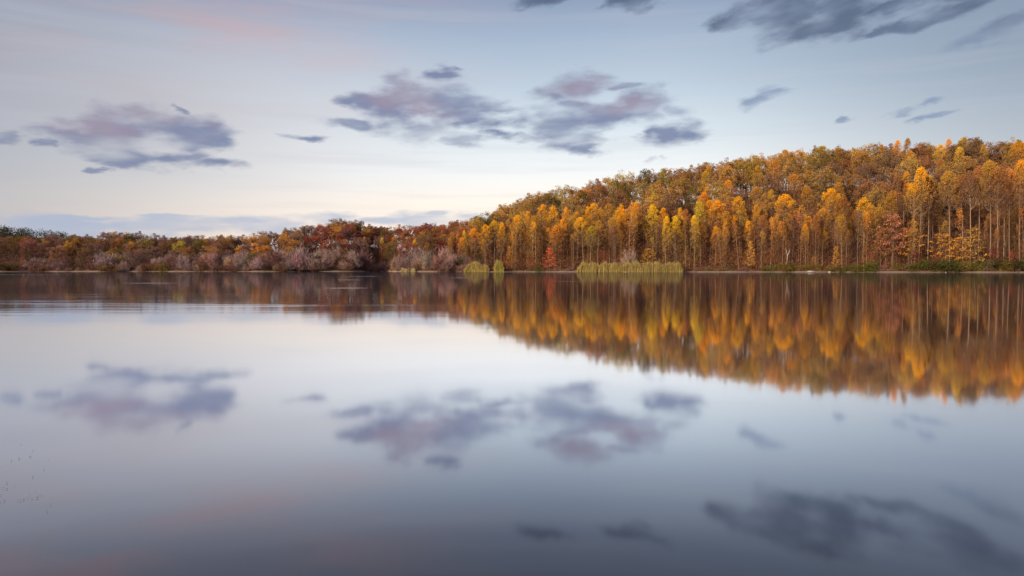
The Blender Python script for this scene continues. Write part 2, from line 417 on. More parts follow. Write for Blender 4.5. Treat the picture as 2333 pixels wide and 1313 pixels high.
# ------------------------------------------------------------------ tree models
def unit(v): return v / (np.linalg.norm(v) + 1e-9)
def in_ball(rng, n, r):
    p = rng.normal(size=(n, 3)); p /= np.linalg.norm(p, axis=1)[:, None]
    return p * (r * rng.uniform(0.35, 1, (n, 1)) ** 0.6)
def trunk_line(rng, H, k=9, bend=0.5, lean=0.0):
    z = np.linspace(-0.8, H, k); ph = rng.uniform(0, 6.28, 2)
    x = bend * np.sin(z / H * 3 + ph[0]) * z / H + lean * z; y = bend * np.sin(z / H * 2.4 + ph[1]) * z / H
    return np.stack([x, y, z], 1)
def on_line(P, z): return np.array([np.interp(z, P[:, 2], P[:, 0]), np.interp(z, P[:, 2], P[:, 1]), z])

def poplar(seed, H=32, W=3.8, cb=0.5, clumps=110, per=34, low=70, rad=0.22, cardsz=0.40, mat=None):
    """tall forest poplar: long clean bole, domed crown packed with small ascending sprays, a few leaves clinging lower down"""
    rng = np.random.default_rng(seed); T = MB(); C = MB()
    P = trunk_line(rng, H * 0.97, 10, 0.6)
    T.tube(P, np.interp(P[:, 2], [0, H * .5, H], [rad, rad * .7, 0.03]), 6)
    lob = rng.uniform(0, 6.28, 3)
    for i in range(clumps):
        t = ((i + rng.uniform()) / clumps) ** 0.8
        a = rng.uniform(0, 6.28)
        env = W * math.sqrt(max(0.0, 1 - t ** 1.7)) * (0.62 + 0.38 * min(1, t * 3.0)) * (1 + .16 * math.sin(2 * a + lob[0]) + .12 * math.sin(3 * a + lob[1] + 4 * t))
        prof = env * math.sqrt(rng.uniform(0.12, 1.0))
        z = H * (cb + (1 - cb) * t) - 0.3
        tip = on_line(P, min(z, H * .96)) + np.array([math.cos(a) * prof, math.sin(a) * prof, 0]); tip[2] = z
        if i % 2 == 0:
            root = on_line(P, max(H * cb * 0.85, z - prof * rng.uniform(0.9, 1.6)))
            T.tube([root, (root + tip) / 2 + np.array([math.cos(a), math.sin(a), -0.6]) * 0.22 * prof, tip], [rad * .28, rad * .18, 0.02], 3)
        r = rng.uniform(0.5, 0.95)
        nn = int(per * rng.uniform(0.4, 1.3) * (0.28 + 0.95 * t))
        q = in_ball(rng, nn, r) * np.array([1, 1, 1.35]) + tip
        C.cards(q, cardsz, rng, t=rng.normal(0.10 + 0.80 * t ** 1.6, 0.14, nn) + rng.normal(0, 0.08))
    if low:
        low = int(low * 2.5)
        z = H * rng.uniform(0.08, cb + .1, low * 2); a = rng.uniform(0, 6.28, low * 2); rr = rng.uniform(0.2, 2.6, low * 2)
        q = np.stack([np.interp(z, P[:, 2], P[:, 0]) + rr * np.cos(a), np.interp(z, P[:, 2], P[:, 1]) + rr * np.sin(a), z], 1)
        C.cards(q, cardsz * 0.9, rng, t=rng.normal(0.10, 0.12, low * 2))
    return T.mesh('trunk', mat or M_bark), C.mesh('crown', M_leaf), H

def hardwood(seed, H=22, W=5.6, cb=0.26, clumps=120, per=50, cr=1.15, cardsz=0.42, open_=0.0, mat=None):
    """spreading hardwood: forked limbs under a deep domed crown of uneven leaf clumps"""
    rng = np.random.default_rng(seed); T = MB(); C = MB()
    P = trunk_line(rng, H * 0.8, 8, 0.7)
    T.tube(P, np.interp(P[:, 2], [0, H * .4, H * .8], [0.30, 0.2, 0.04]), 6)
    mains = []
    nm = 9
    for i in range(nm):
        a = i * 2.4 + rng.uniform(-.4, .4); z0 = H * rng.uniform(cb * .9, .5); w_ = W * rng.uniform(.55, .85)
        p0 = on_line(P, z0); p2 = p0 + np.array([math.cos(a) * w_, math.sin(a) * w_, H * rng.uniform(.2, .42)]); p2[2] = min(p2[2], H * .9)
        p1 = (p0 + p2) / 2 + np.array([math.cos(a) * .3, math.sin(a) * .3, -.5]) + rng.normal(0, .25, 3)
        T.tube([p0, p1, p2], [.15, .10, .04], 4)
        for f in np.linspace(.3, 1, 6): mains.append(p0 + (p2 - p0) * f if f > .6 else p0 + (p1 - p0) * f * 2)
    mains = np.array(mains)
    lob = rng.uniform(0, 6.28, 4)
    for i in range(clumps):
        u = rng.normal(size=3); u /= np.linalg.norm(u)
        if u[2] < -0.55: u[2] *= -1
        a = math.atan2(u[1], u[0])
        k = (1 + .15 * math.sin(2 * a + lob[0]) + .13 * math.sin(3 * a + lob[1] + 3 * u[2]) + .10 * math.sin(7 * u[2] + lob[2])) * rng.uniform(.45, 1.0) ** .45
        cz = H * (cb + (1 - cb) * .42)
        c = np.array([u[0] * W, u[1] * W, u[2] * (H - cz - cr * .6 if u[2] > 0 else cz - H * cb)]) * k + [0, 0, cz]
        m_ = mains[np.argmin(((mains - c) ** 2).sum(1))]
        T.tube([m_, (m_ + c) / 2 + rng.normal(0, .15, 3), c + (c - m_) * .15], [.06, .04, .015], 3)
        nn = int(per * rng.uniform(.35, 1.4) * (1 if u[2] > -.1 else .55)); r = cr * rng.uniform(.65, 1.25)
        if open_ and rng.uniform() < open_: nn //= 5
        q = in_ball(rng, nn, r) * np.array([1, 1, .75]) + c
        h_ = c[2] / H
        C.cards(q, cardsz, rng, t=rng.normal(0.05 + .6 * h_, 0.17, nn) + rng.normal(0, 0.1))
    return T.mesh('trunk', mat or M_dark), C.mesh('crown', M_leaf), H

def bare(seed, H=9, W=4.5, stems=7, n=1500, tw=0.055, lean=0.0):
    """leafless thicket tree: many stems fanning from the ground into a haze of fine upright twigs"""
    rng = np.random.default_rng(seed); T = MB(); C = MB()
    ends = []
    for i in range(stems):
        a = rng.uniform(0, 6.28); s = rng.uniform(0.1, 1.0)
        p0 = np.array([math.cos(a) * 0.3, math.sin(a) * 0.3, -0.3])
        p3 = np.array([math.cos(a) * W * s * 0.7, math.sin(a) * W * s * 0.7, H * rng.uniform(0.55, 0.8) * math.sqrt(1 - 0.5 * s * s)])
        p1 = p0 + (p3 - p0) * 0.35 + [0, 0, H * 0.08]; p2 = p0 + (p3 - p0) * 0.7 + [0, 0, H * 0.06]
        T.tube([p0, p1, p2, p3], [0.13, 0.10, 0.07, 0.04], 4)
        for q in (p1, p2, p3): ends.append(q)
        for k in range(5):
            f = rng.uniform(0.3, 1); b = p0 + (p3 - p0) * f
            e = b + unit(rng.normal(0, 0.7, 3) + [0, 0, 1.1]) * H * rng.uniform(0.15, 0.3)
            T.tube([b, (b + e) / 2 + rng.normal(0, 0.1, 3), e], [0.05, 0.04, 0.025], 3); ends.append(e); ends.append((b + e) / 2)
    ends = np.array(ends)
    # twigs: thin tapering slivers
    u = rng.normal(size=(n, 3)); u[:, 2] = np.abs(u[:, 2]); u /= np.linalg.norm(u, axis=1)[:, None]
    base = u * np.array([W, W, H * 0.92]) * rng.uniform(0.35, 0.86, (n, 1)) ** 0.8
    lump = 1 + 0.24 * np.sin(np.arctan2(u[:, 1], u[:, 0]) * 3 + seed) + 0.16 * np.sin(u[:, 2] * 7 + np.arctan2(u[:, 1], u[:, 0]) * 2 + seed)
    base *= lump[:, None]
    base[:, 2] = np.maximum(base[:, 2], 0.1)
    k = len(ends); idx = rng.integers(0, k, n)
    base = base * 0.75 + ends[idx] * 0.25
    d = u * np.array([0.6, 0.6, 0.6]) + np.array([0, 0, 0.55]) + rng.normal(0, 0.33, (n, 3)); d /= np.linalg.norm(d, axis=1)[:, None]
    ln = rng.uniform(0.7, 1.7, (n, 1)); sd = np.cross(d, rng.normal(size=(n, 3))); sd /= np.linalg.norm(sd, axis=1)[:, None]
    Vv = np.stack([base - sd * tw, base + sd * tw, base + d * ln + sd * 0.012 + sd * 0.1, base + d * ln - sd * 0.012 + sd * 0.1], 1).reshape(-1, 3)
    C.add(Vv, np.arange(4 * n).reshape(-1, 4), np.repeat(rng.uniform(0, 1, n), 4))
    return T.mesh('stems', M_dark), C.mesh('twigs', M_twig), H + 0.6

def bush(seed, H=4.0, W=3.2, n=1500, cardsz=0.3):
    rng = np.random.default_rng(seed); T = MB(); C = MB()
    for i in range(8):
        a = rng.uniform(0, 6.28); r = rng.uniform(0.2, 0.8) * W
        p = np.array([math.cos(a) * r, math.sin(a) * r, H * rng.uniform(0.4, 0.9)])
        T.tube([[0, 0, -0.2], p * 0.5 + [0, 0, 0.3], p], [0.07, 0.05, 0.02], 3)
    nc = 26
    for i in range(nc):
        a = rng.uniform(0, 6.28); r = W * math.sqrt(rng.uniform()) * 0.8; z = H * rng.uniform(0.1, 0.85) * (1 - 0.55 * (r / W) ** 2)
        nn = n // nc
        q = in_ball(rng, nn, rng.uniform(0.6, 1.1)) + [math.cos(a) * r, math.sin(a) * r, max(z, 0.4)]
        C.cards(q, cardsz, rng, t=rng.normal(0.5, 0.22, nn) + rng.normal(0, 0.12))
    return T.mesh('stems', M_dark), C.mesh('foliage', M_leaf), H

def sapling(seed, H=11, W=3.4, n=900, cardsz=0.4, cb=0.16, shape='cone'):
    """young understorey maple: layered, pyramidal and leafy nearly to the ground"""
    rng = np.random.default_rng(seed); T = MB(); C = MB()
    P = trunk_line(rng, H * 0.96, 7, 0.3)
    T.tube(P, np.interp(P[:, 2], [0, H], [0.14, 0.02]), 5)
    nl = 24
    for i in range(nl):
        t = (i + 0.5) / nl; a = i * 2.4 + rng.uniform(-.4, .4)
        w_ = W * ((1 - t) ** 0.8 + 0.08) if shape == 'cone' else W * math.sin(math.pi * (0.15 + 0.8 * t)) ** 0.7
        w_ *= rng.uniform(0.6, 1.1); z = H * (cb + (1 - cb) * t)
        b0 = on_line(P, min(z, H * .95)); e = b0 + np.array([math.cos(a) * w_, math.sin(a) * w_, 0.12 * w_])
        T.tube([b0, e], [0.04, 0.015], 3)
        for f in (0.45, 0.8, 1.0):
            nn = int(n / nl / 3 * rng.uniform(0.5, 1.5))
            q = in_ball(rng, nn, 0.75) * [1.1, 1.1, 0.55] + (b0 + (e - b0) * f)
            C.cards(q, cardsz, rng, flat=0.3, t=rng.normal(0.5, 0.22, nn))
    return T.mesh('trunk', M_dark), C.mesh('crown', M_leaf), H

POP = [poplar(10 + i, W=w_, cb=c_, clumps=k_, low=l_, rad=.16) for i, (w_, c_, k_, l_) in enumerate(
    [(3.4, .40, 150, 60), (3.9, .46, 140, 50), (3.0, .34, 150, 80), (4.2, .44, 170, 50), (3.2, .52, 110, 80), (3.5, .30, 180, 80), (2.7, .42, 110, 90), (4.4, .36, 180, 50), (5.0, .50, 190, 50), (4.6, .60, 150, 60)])]
TALL = [poplar(40 + i, H=38, W=w_, cb=c_, clumps=k_, low=l_, rad=.22, per=40) for i, (w_, c_, k_, l_) in enumerate(
    [(4.8, .66, 130, 30), (4.4, .60, 140, 40), (5.2, .72, 120, 20)])]
THIN = [poplar(50 + i, H=24, W=w_, cb=c_, clumps=50, per=22, low=120, rad=.10, cardsz=.38) for i, (w_, c_) in enumerate([(2.2, .42), (1.9, .35), (2.5, .5), (1.6, .3)])]
OAK = [hardwood(60 + i, W=w_, cb=c_, clumps=k_, per=p_) for i, (w_, c_, k_, p_) in enumerate([(5.6, .24, 125, 52), (5.0, .30, 105, 48), (6.2, .26, 140, 52), (4.6, .2, 100, 56), (5.4, .3, 115, 40)])]
LOWOAK = [hardwood(65 + i, H=18, W=w_, cb=.06, clumps=k_, per=p_) for i, (w_, k_, p_) in enumerate([(5.4, 150, 50), (6.0, 160, 46), (4.8, 135, 54), (5.6, 150, 40)])]
OPEN = [hardwood(70 + i, W=w_, cb=.34, clumps=110, per=22, cr=.8, cardsz=.36, open_=.3) for i, w_ in enumerate([4.6, 5.2, 4.0])]
BARE = [bare(80 + i, W=w_, stems=s_) for i, (w_, s_) in enumerate([(4.5, 7), (5.2, 9), (3.8, 6), (4.8, 8)])]
BUSH = [bush(90 + i, W=w_) for i, w_ in enumerate([3.2, 3.8, 2.8])]
SAP = [sapling(100), sapling(101, W=3.0), sapling(102, W=4.2, cb=.3, shape='round')]

# ------------------------------------------------------------------ planting
PLANTS = []      # records, labelled at the end
PROTO = {}
def plant(kind, name, model, px, dep, hgt, colour, cname, row, wscale=1.0, lean=0.0, X=None, Y=None, mname=None):
    if X is None:
        Y = float(shoreY(px)) + dep; X = ray(px, HOR)[0] * Y
    z = float(ground(X, Y))
    s = hgt / model[2]
    root = bpy.data.objects.new(name, None); col.objects.link(root)
    root.empty_display_size = 0.5
    root.location = (X, Y, z); root.scale = (s * wscale, s * wscale, s)
    root.rotation_euler = (random.gauss(0, .018), lean + random.gauss(0, .02), random.uniform(0, 6.28) if not lean else random.choice((0, 0.3, -0.3)))
    key = (model[0].name, model[1].name)
    if key not in PROTO:
        PROTO[key] = (bpy.data.objects.new(model[0].name.split('.')[0], model[0]), bpy.data.objects.new(model[1].name.split('.')[0], model[1]))
        parts = PROTO[key]
    else: parts = [p.copy() for p in PROTO[key]]
    for p in parts: col.objects.link(p); p.parent = root
    parts[1].color = (*colour, 1)
    PLANTS.append(dict(o=root, kind=kind, row=row, c=cname, px=px_of(X, Y), top=z + hgt, Y=Y))
    return root
def by_top(kind, name, model, px, ytop, dep, colour, cname, row, wscale=1.0, lean=0.0):
    Y = float(shoreY(px)) + dep; X, zt = at(px, ytop, Y); z = float(ground(X, Y))
    return plant(kind, name, model, px, dep, max(2, zt - z), colour, cname, row, wscale, lean, X=X, Y=Y)
def jit(c, k=0.12):
    v = random.gauss(1, k)
    return tuple(min(0.95, max(0.004, x * v * random.gauss(1, k * 0.5))) for x in c)

GOLD = (0.90, 0.46, 0.025); YEL = (0.92, 0.58, 0.03); OCH = (0.66, 0.39, 0.05); ORG = (0.84, 0.40, 0.035); DULL = (0.60, 0.33, 0.06); YGR = (0.64, 0.47, 0.045)
RUS = (0.48, 0.21, 0.065); BRN = (0.32, 0.165, 0.08); RED = (0.46, 0.12, 0.06); CRIM = (0.28, 0.035, 0.04); OLV = (0.26, 0.19, 0.04); FIRE = (0.98, 0.21, 0.06)
PINK = (0.64, 0.25, 0.15); DKG = (0.10, 0.085, 0.03); GRN = (0.17, 0.17, 0.04); MAUVE = (0.40, 0.27, 0.27); TAN = (0.42, 0.28, 0.23); RTW = (0.34, 0.18, 0.155); PLUM = (0.30, 0.145, 0.125)
CN = {OCH: 'ochre', GOLD: 'gold', YEL: 'bright yellow', ORG: 'orange', DULL: 'dull gold', YGR: 'yellow-green', RUS: 'russet', BRN: 'brown', RED: 'red', CRIM: 'crimson',
      OLV: 'olive', FIRE: 'fiery orange-red', PINK: 'salmon-red', DKG: 'dark green', GRN: 'green', MAUVE: 'mauve-grey', TAN: 'pale tan', RTW: 'reddish-brown', PLUM: 'plum-brown'}

def rc(seq): return random.choice(seq)
# the poplars the photo shows one by one: x, y of the tip, colour
named = [(869, 542, YGR), (898, 540, DULL), (929, 544, RUS), (944, 546, YEL), (973, 553, YEL), (1002, 555, YGR), (1025, 542, DULL), (1050, 542, ORG), (1060, 526, YEL),
 (1081, 521, GOLD), (1106, 513, GOLD), (1126, 505, YEL), (1141, 508, GOLD), (1173, 491, GOLD), (1200, 483, ORG), (1203, 520, DULL), (1237, 468, GOLD), (1258, 470, GOLD),
 (1277, 501, GOLD), (1264, 514, ORG), (1293, 474, ORG), (1314, 483, ORG), (1307, 493, DULL), (1351, 465, GOLD), (1338, 474, ORG), (1329, 496, YEL), (1345, 516, YGR), (1362, 504, DULL),
 (1389, 465, DULL), (1399, 497, DULL), (1401, 481, GOLD), (1416, 467, ORG), (1424, 475, GOLD), (1445, 461, ORG), (1443, 477, GOLD), (1488, 467, YEL), (1508, 475, GOLD),
 (1517, 494, YEL), (1541, 493, YEL), (1547, 474, GOLD), (1557, 493, GOLD), (1582, 491, YEL), (1596, 458, YGR), (1619, 458, ORG), (1632, 458, ORG), (1597, 505, DULL),
 (1650, 498, GOLD), (1630, 516, GOLD), (1656, 480, ORG), (1690, 449, GOLD), (1685, 474, YEL), (1710, 505, ORG), (1719, 469, ORG), (1790, 444, GOLD), (1785, 505, DULL),
 (1800, 487, DULL), (1820, 480, PINK), (1842, 494, ORG), (1836, 511, GOLD), (1873, 520, ORG), (1876, 476, DULL), (1887, 431, GOLD), (1916, 447, RUS), (1920, 490, DULL), (1935, 505, DULL),
 (1966, 452, GOLD), (1960, 471, YEL), (1986, 469, DULL), (1999, 475, DULL), (2033, 443, DULL), (1166, 536, GOLD), (1155, 500, DULL), (1222, 490, DULL), (1565, 478, RUS), (1765, 490, DULL), (1735, 492, RUS), (1860, 490, RUS), (1947, 480, RUS)]
for (px, yt, c_) in named:
    dep = random.uniform(7, 16) if yt > 488 else random.uniform(14, 34)
    if px < 1010: dep = random.uniform(26, 40)
    h = (HOR - yt) / FX * (float(shoreY(px)) + dep)
    big = px in (1966, 1986, 1690, 1488)
    by_top('poplar', 'poplar_tree', rc(POP), px, yt, dep, jit(c_, .08), CN[c_], 'front', wscale=(1.6 if big else random.uniform(0.9, 1.55)))
by_top('poplar', 'poplar_tree', POP[4], 1645, 520, 6, jit(DULL, .05), CN[DULL], 'front', 1.0, lean=-0.09)
# the very tall trees at the right
for (px, yt, c_, ws) in [(2096, 382, GOLD, 1.0), (2086, 420, GOLD, .9), (2166, 392, DULL, 1.1), (2259, 368, DULL, 1.1), (2327, 366, ORG, 1.0), (2116, 402, RUS, .9), (2128, 410, BRN, 1), (2196, 398, RUS, 1),
                         (2214, 392, BRN, 1), (2232, 380, RUS, .9), (2275, 382, RUS, 1), (2290, 376, BRN, 1.1), (2304, 384, RUS, .9), (2060, 412, RUS, .9), (2042, 400, BRN, .9), (2380, 372, RUS, 1),
                         (2420, 366, BRN, 1), (2460, 372, RUS, 1), (2352, 384, DULL, .9)]:
    by_top('poplar', 'poplar_tree', rc(TALL), px, yt, random.uniform(8, 26), jit(c_, .08), CN[c_], 'front', ws)
# thinner trees filling the waterside row
x = 1030.0
while x < 2440:
    base_top = np.interp(x, [1030, 1200, 1500, 1800, 2333], [560, 530, 510, 505, 490])
    c_ = rc([RUS, PLUM, BRN, DULL, ORG, PLUM, DULL, RUS, GOLD]) if x < 2040 else rc([BRN, BRN, RUS, DULL])
    by_top('slender', 'slender_tree', rc(THIN), x, base_top + random.gauss(0, 20), random.uniform(6, 30), jit(c_), CN[c_], 'front', random.uniform(.9, 1.4))
    x += random.uniform(7, 14)
# hillside crowns
def dim(c, k=.98, g=.08):
    m_ = sum(c) / 3; c2 = tuple((x * (1 - g) + m_ * g) * k for x in c); CN.setdefault(c2, CN[c]); return c2
def zone_right(px, frac):
    if px > 1900: l = [OCH, RUS, OCH, DULL, RUS, BRN, ORG, DULL] if frac > .6 else [RUS, BRN, BRN, RUS, DULL]
    elif px > 1250: l = [OCH, OLV, DULL, ORG, RUS, YGR, OCH, RUS] if frac > .6 else [DULL, OCH, BRN, RUS, OLV, DULL]
    else: l = [DULL, OLV, OCH, BRN]
    return dim(rc(l))
def zone(px, frac):
    """colour choice by place on the hill, frac 0 at the shore .. 1 on the ridge"""
    if px > 1080: return zone_right(px, frac)
    if px > 1900: return rc([ORG, RUS, DULL, DULL, RUS, BRN, ORG]) if frac > .6 else rc([RUS, BRN, BRN, RUS, DULL])
    if px > 1250: return rc([DULL, OLV, DULL, ORG, RUS, YGR]) if frac > .6 else rc([DULL, RUS, BRN, ORG, DULL, OLV, BRN])
    if px > 1120: return rc([DULL, OLV, RUS, ORG])
    if px > 900: return rc([RUS, RED, BRN, CRIM, DULL, RUS])
    if px > 690: return rc([RUS, RED, PLUM, BRN, RED, OLV])
    if px > 520: return rc([ORG, RUS, DULL, PLUM, BRN, RTW])
    if px < 90: return rc([BRN, PLUM, OLV, RUS])
    return rc([RUS, PLUM, BRN, RTW, PLUM, DULL, BRN, OLV, RTW])
placed = []
def try_place(X, Y, rmin):
    for (a, b) in placed:
        if (a - X) ** 2 + (b - Y) ** 2 < rmin * rmin: return False
    placed.append((X, Y)); return True
for px in np.arange(1090, 2440, 17.0):
    px = float(px + random.uniform(-5, 5)); fr = random.uniform(.86, .97)
    Y = float(shoreY(px)) + fr * float(ridgeD(px)); X = ray(px, HOR)[0] * Y; placed.append((X, Y)); c_ = zone(px, fr)
    plant('hardwood', 'hardwood_tree', rc(LOWOAK + OAK if px > 1500 else OPEN + LOWOAK + OPEN), px, 0, float(ridge_tree(px)) * random.uniform(.85, 1.12), jit(c_), CN[c_], 'ridge', random.uniform(.9, 1.15), X=X, Y=Y)
cnt = 0; tries = 0
while cnt < 190 and tries < 12000:
    tries += 1
    px = random.uniform(1040, 2440) if cnt > 40 else random.uniform(1040, 1260); fr = random.uniform(0.16, 1.04)
    Y = float(shoreY(px)) + fr * float(ridgeD(px)); X = ray(px, HOR)[0] * Y
    if not try_place(X, Y, 9.5): continue
    if px > 1560 and fr < .8 and random.random() < .55:
        c_ = rc([DULL, OCH, OCH, ORG, RUS, DULL])
        plant('poplar', 'poplar_tree', rc(POP), px, 0, float(ridge_tree(px)) * random.uniform(.92, 1.08), jit(c_), CN[c_], 'slope', random.uniform(1.2, 1.8), X=X, Y=Y); cnt += 1; continue
    c_ = zone(px, fr); op = fr > 0.85 and random.random() < .5
    h = float(ridge_tree(px)) * random.uniform(.86, 1.1) * (1.0 if fr > .6 else 1.08)
    plant('hardwood', 'hardwood_tree', rc(OPEN) if op else rc(LOWOAK) if (px < 1280 or random.random() < .35) else rc(OAK), px, 0, h, jit(c_), CN[c_], 'ridge' if fr > .8 else 'slope', random.uniform(.85, 1.15), X=X, Y=Y)
    cnt += 1
# hill trees seen one by one
for (px, yt, dep, c_, md, ws) in [(1488, 433, 60, YGR, OAK[3], .75), (1650, 408, 120, CRIM, OAK[0], .8), (1645, 436, 100, CRIM, OAK[1], .7), (1530, 481, 40, RED, SAP[2], 1), (1741, 463, 44, RED, SAP[2], 1.1), (1712, 372, 150, DULL, OAK[2], 1.1),
                                 (1600, 415, 90, ORG, OAK[3], .9), (1410, 440, 70, OLV, OAK[1], 1), (1750, 395, 95, BRN, OAK[2], 1.1), (1330, 462, 60, RUS, OAK[0], 1), (1831, 368, 130, OCH, LOWOAK[0], 1.0), (1838, 388, 110, DULL, LOWOAK[1], 1.0), (1560, 420, 120, RUS, LOWOAK[2], 1), (1860, 352, 160, YGR, OAK[2], .9), (2000, 345, 165, YGR, OAK[4], .9)]:
    by_top('hardwood', 'hardwood_tree', md, px, yt, dep, jit(c_, .05), CN[c_], 'slope', ws)
# left shore canopy
for px in np.arange(-150, 1090, 15.0):
    px = float(px + random.uniform(-4, 4)); fr = random.uniform(.74, .95)
    Y = float(shoreY(px)) + fr * float(ridgeD(px)); X = ray(px, HOR)[0] * Y; placed.append((X, Y)); c_ = zone(px, fr)
    plant('hardwood', 'broadleaf_tree', rc(LOWOAK), px, 0, float(ridge_tree(px)) * random.uniform(.82, 1.1), jit(c_), CN[c_], 'far', random.uniform(1.0, 1.35), X=X, Y=Y)
cnt = 0; tries = 0
while cnt < 130 and tries < 12000:
    tries += 1
    px = random.uniform(-160, 1080); fr = random.uniform(0.16, 1.04)
    Y = float(shoreY(px)) + fr * float(ridgeD(px)); X = ray(px, HOR)[0] * Y
    if not try_place(X, Y, 6.0): continue
    c_ = zone(px, fr)
    h = float(ridge_tree(px)) * random.uniform(.8, 1.15)
    plant('hardwood', 'broadleaf_tree', rc(OPEN) if random.random() < .12 else rc(LOWOAK), px, 0, h * (.8 + .2 * fr), jit(c_), CN[c_], 'far', random.uniform(1.0, 1.4), X=X, Y=Y)
    cnt += 1
for (px, yt, dep, c_, ws) in [(125, 563, 22, ORG, .9), (150, 548, 30, DULL, 1), (300, 548, 40, ORG, 1), (410, 548, 34, YGR, 1), (455, 540, 45, OLV, 1), (522, 535, 60, DULL, .8), (600, 532, 60, DULL, 1), (650, 530, 60, ORG, 1.1),
                             (700, 512, 80, OLV, 1), (755, 508, 85, RUS, 1.2), (770, 516, 70, ORG, 1.1), (720, 530, 50, RED, 1.1), (800, 512, 75, RED, 1), (835, 516, 65, YGR, .6), (831, 538, 40, YEL, .5),
                             (165, 592, 6, OLV, 1), (575, 572, 8, OLV, 1.1), (50, 585, 14, RED, .6), (270, 540, 50, RUS, 1), (980, 520, 90, RUS, 1.1), (1010, 515, 95, RED, 1), (1040, 512, 100, RUS, 1), (1075, 512, 105, OLV, .9), (845, 512, 70, BRN, 1.2), (862, 514, 80, PLUM, 1.2), (880, 520, 70, BRN, 1.2), (870, 535, 40, RTW, 1.1), (812, 540, 50, PLUM, 1.1)]:
    by_top('hardwood', 'broadleaf_tree', rc(LOWOAK), px, yt, dep, jit(c_, .05), CN[c_], 'far', ws)
# bare thickets along the left shore
x = 60.0
while x < 1120:
    tops = float(np.interp(x, [0, 60, 200, 260, 300, 345, 400, 500, 560, 700, 780, 850, 866, 900, 940, 1010, 1060, 1120], [605, 598, 590, 572, 578, 592, 580, 582, 578, 562, 566, 574, 606, 588, 572, 560, 580, 596]))
    c_ = rc([MAUVE, MAUVE, RTW, MAUVE, TAN]) if x < 880 else rc([TAN, RTW, TAN, MAUVE])
    if not (855 < x < 872 or 330 < x < 352):
        by_top('bare', 'bare_thicket_tree', rc(BARE), x, tops + random.gauss(0, 9), random.uniform(3, 14), jit(c_, .2), CN[c_], 'bank', random.uniform(.8, 1.15))
        if random.random() < .6:
            by_top('bare', 'bare_thicket_tree', rc(BARE), x - 5, tops - random.uniform(4, 16), random.uniform(13, 24), jit(MAUVE, .1), CN[MAUVE], 'bank', .9)
        if random.random() < .55:
            by_top('bare', 'bare_thicket_tree', rc(BARE), x + 6, tops + random.uniform(14, 26), random.uniform(1.5, 4), jit(c_, .1), CN[c_], 'bank', 1.2)
    x += random.uniform(11, 22)
by_top('bare', 'bare_thicket_tree', BARE[1], 1437, 552, 6, TAN, CN[TAN], 'bank', .8)
for i in range(46):
    px = random.uniform(50, 1000) if i < 38 else random.uniform(1010, 1200)
    if 840 < px < 885: continue
    c_ = rc([PLUM, RUS, PLUM, OLV, BRN, RTW, RTW])
    if random.random() < .5: by_top('shrub', 'waterside_shrub', rc(BUSH), px, random.uniform(596, 609), random.uniform(1.5, 4), jit(c_), CN[c_], 'bank', 1.3)
    else: by_top('hardwood', 'broadleaf_tree', rc(LOWOAK), px, random.uniform(570, 594), random.uniform(4, 14), jit(c_), CN[c_], 'bank', random.uniform(.9, 1.3))
# understorey saplings
for (px, yt, c_, md, ws, dep) in [(1252, 564, FIRE, 0, 1.25, 3.5), (1152, 584, RED, 1, 1.2, 4), (1212, 584, RED, 1, 1.1, 5), (1476, 566, ORG, 2, 1, 5), (1372, 570, RED, 2, .9, 9), (2033, 488, PINK, 2, .85, 7), (2222, 517, DULL, 0, 1.1, 5),
                                 (2146, 532, ORG, 2, 1.0, 7), (2190, 540, ORG, 2, .9, 8), (2088, 572, CRIM, 2, .9, 5), (2130, 575, CRIM, 2, .8, 6), (2265, 565, CRIM, 2, .9, 6), (2305, 570, RED, 1, .9, 4), (1985, 575, RED, 1, .6, 4),
                                 (1855, 585, DULL, 2, .9, 5), (1712, 548, ORG, 0, .6, 6), (2020, 520, RUS, 2, 1.0, 9), (2070, 520, ORG, 2, 1.0, 10), (1905, 560, ORG, 0, .6, 7), (1160, 560, ORG, 0, .5, 7), (1565, 560, DULL, 1, .7, 8), (1640, 566, RUS, 2, .9, 8)]:
    by_top('sapling', 'maple_sapling', SAP[md], px, yt, dep, jit(c_, .04), CN[c_], 'bank', ws)
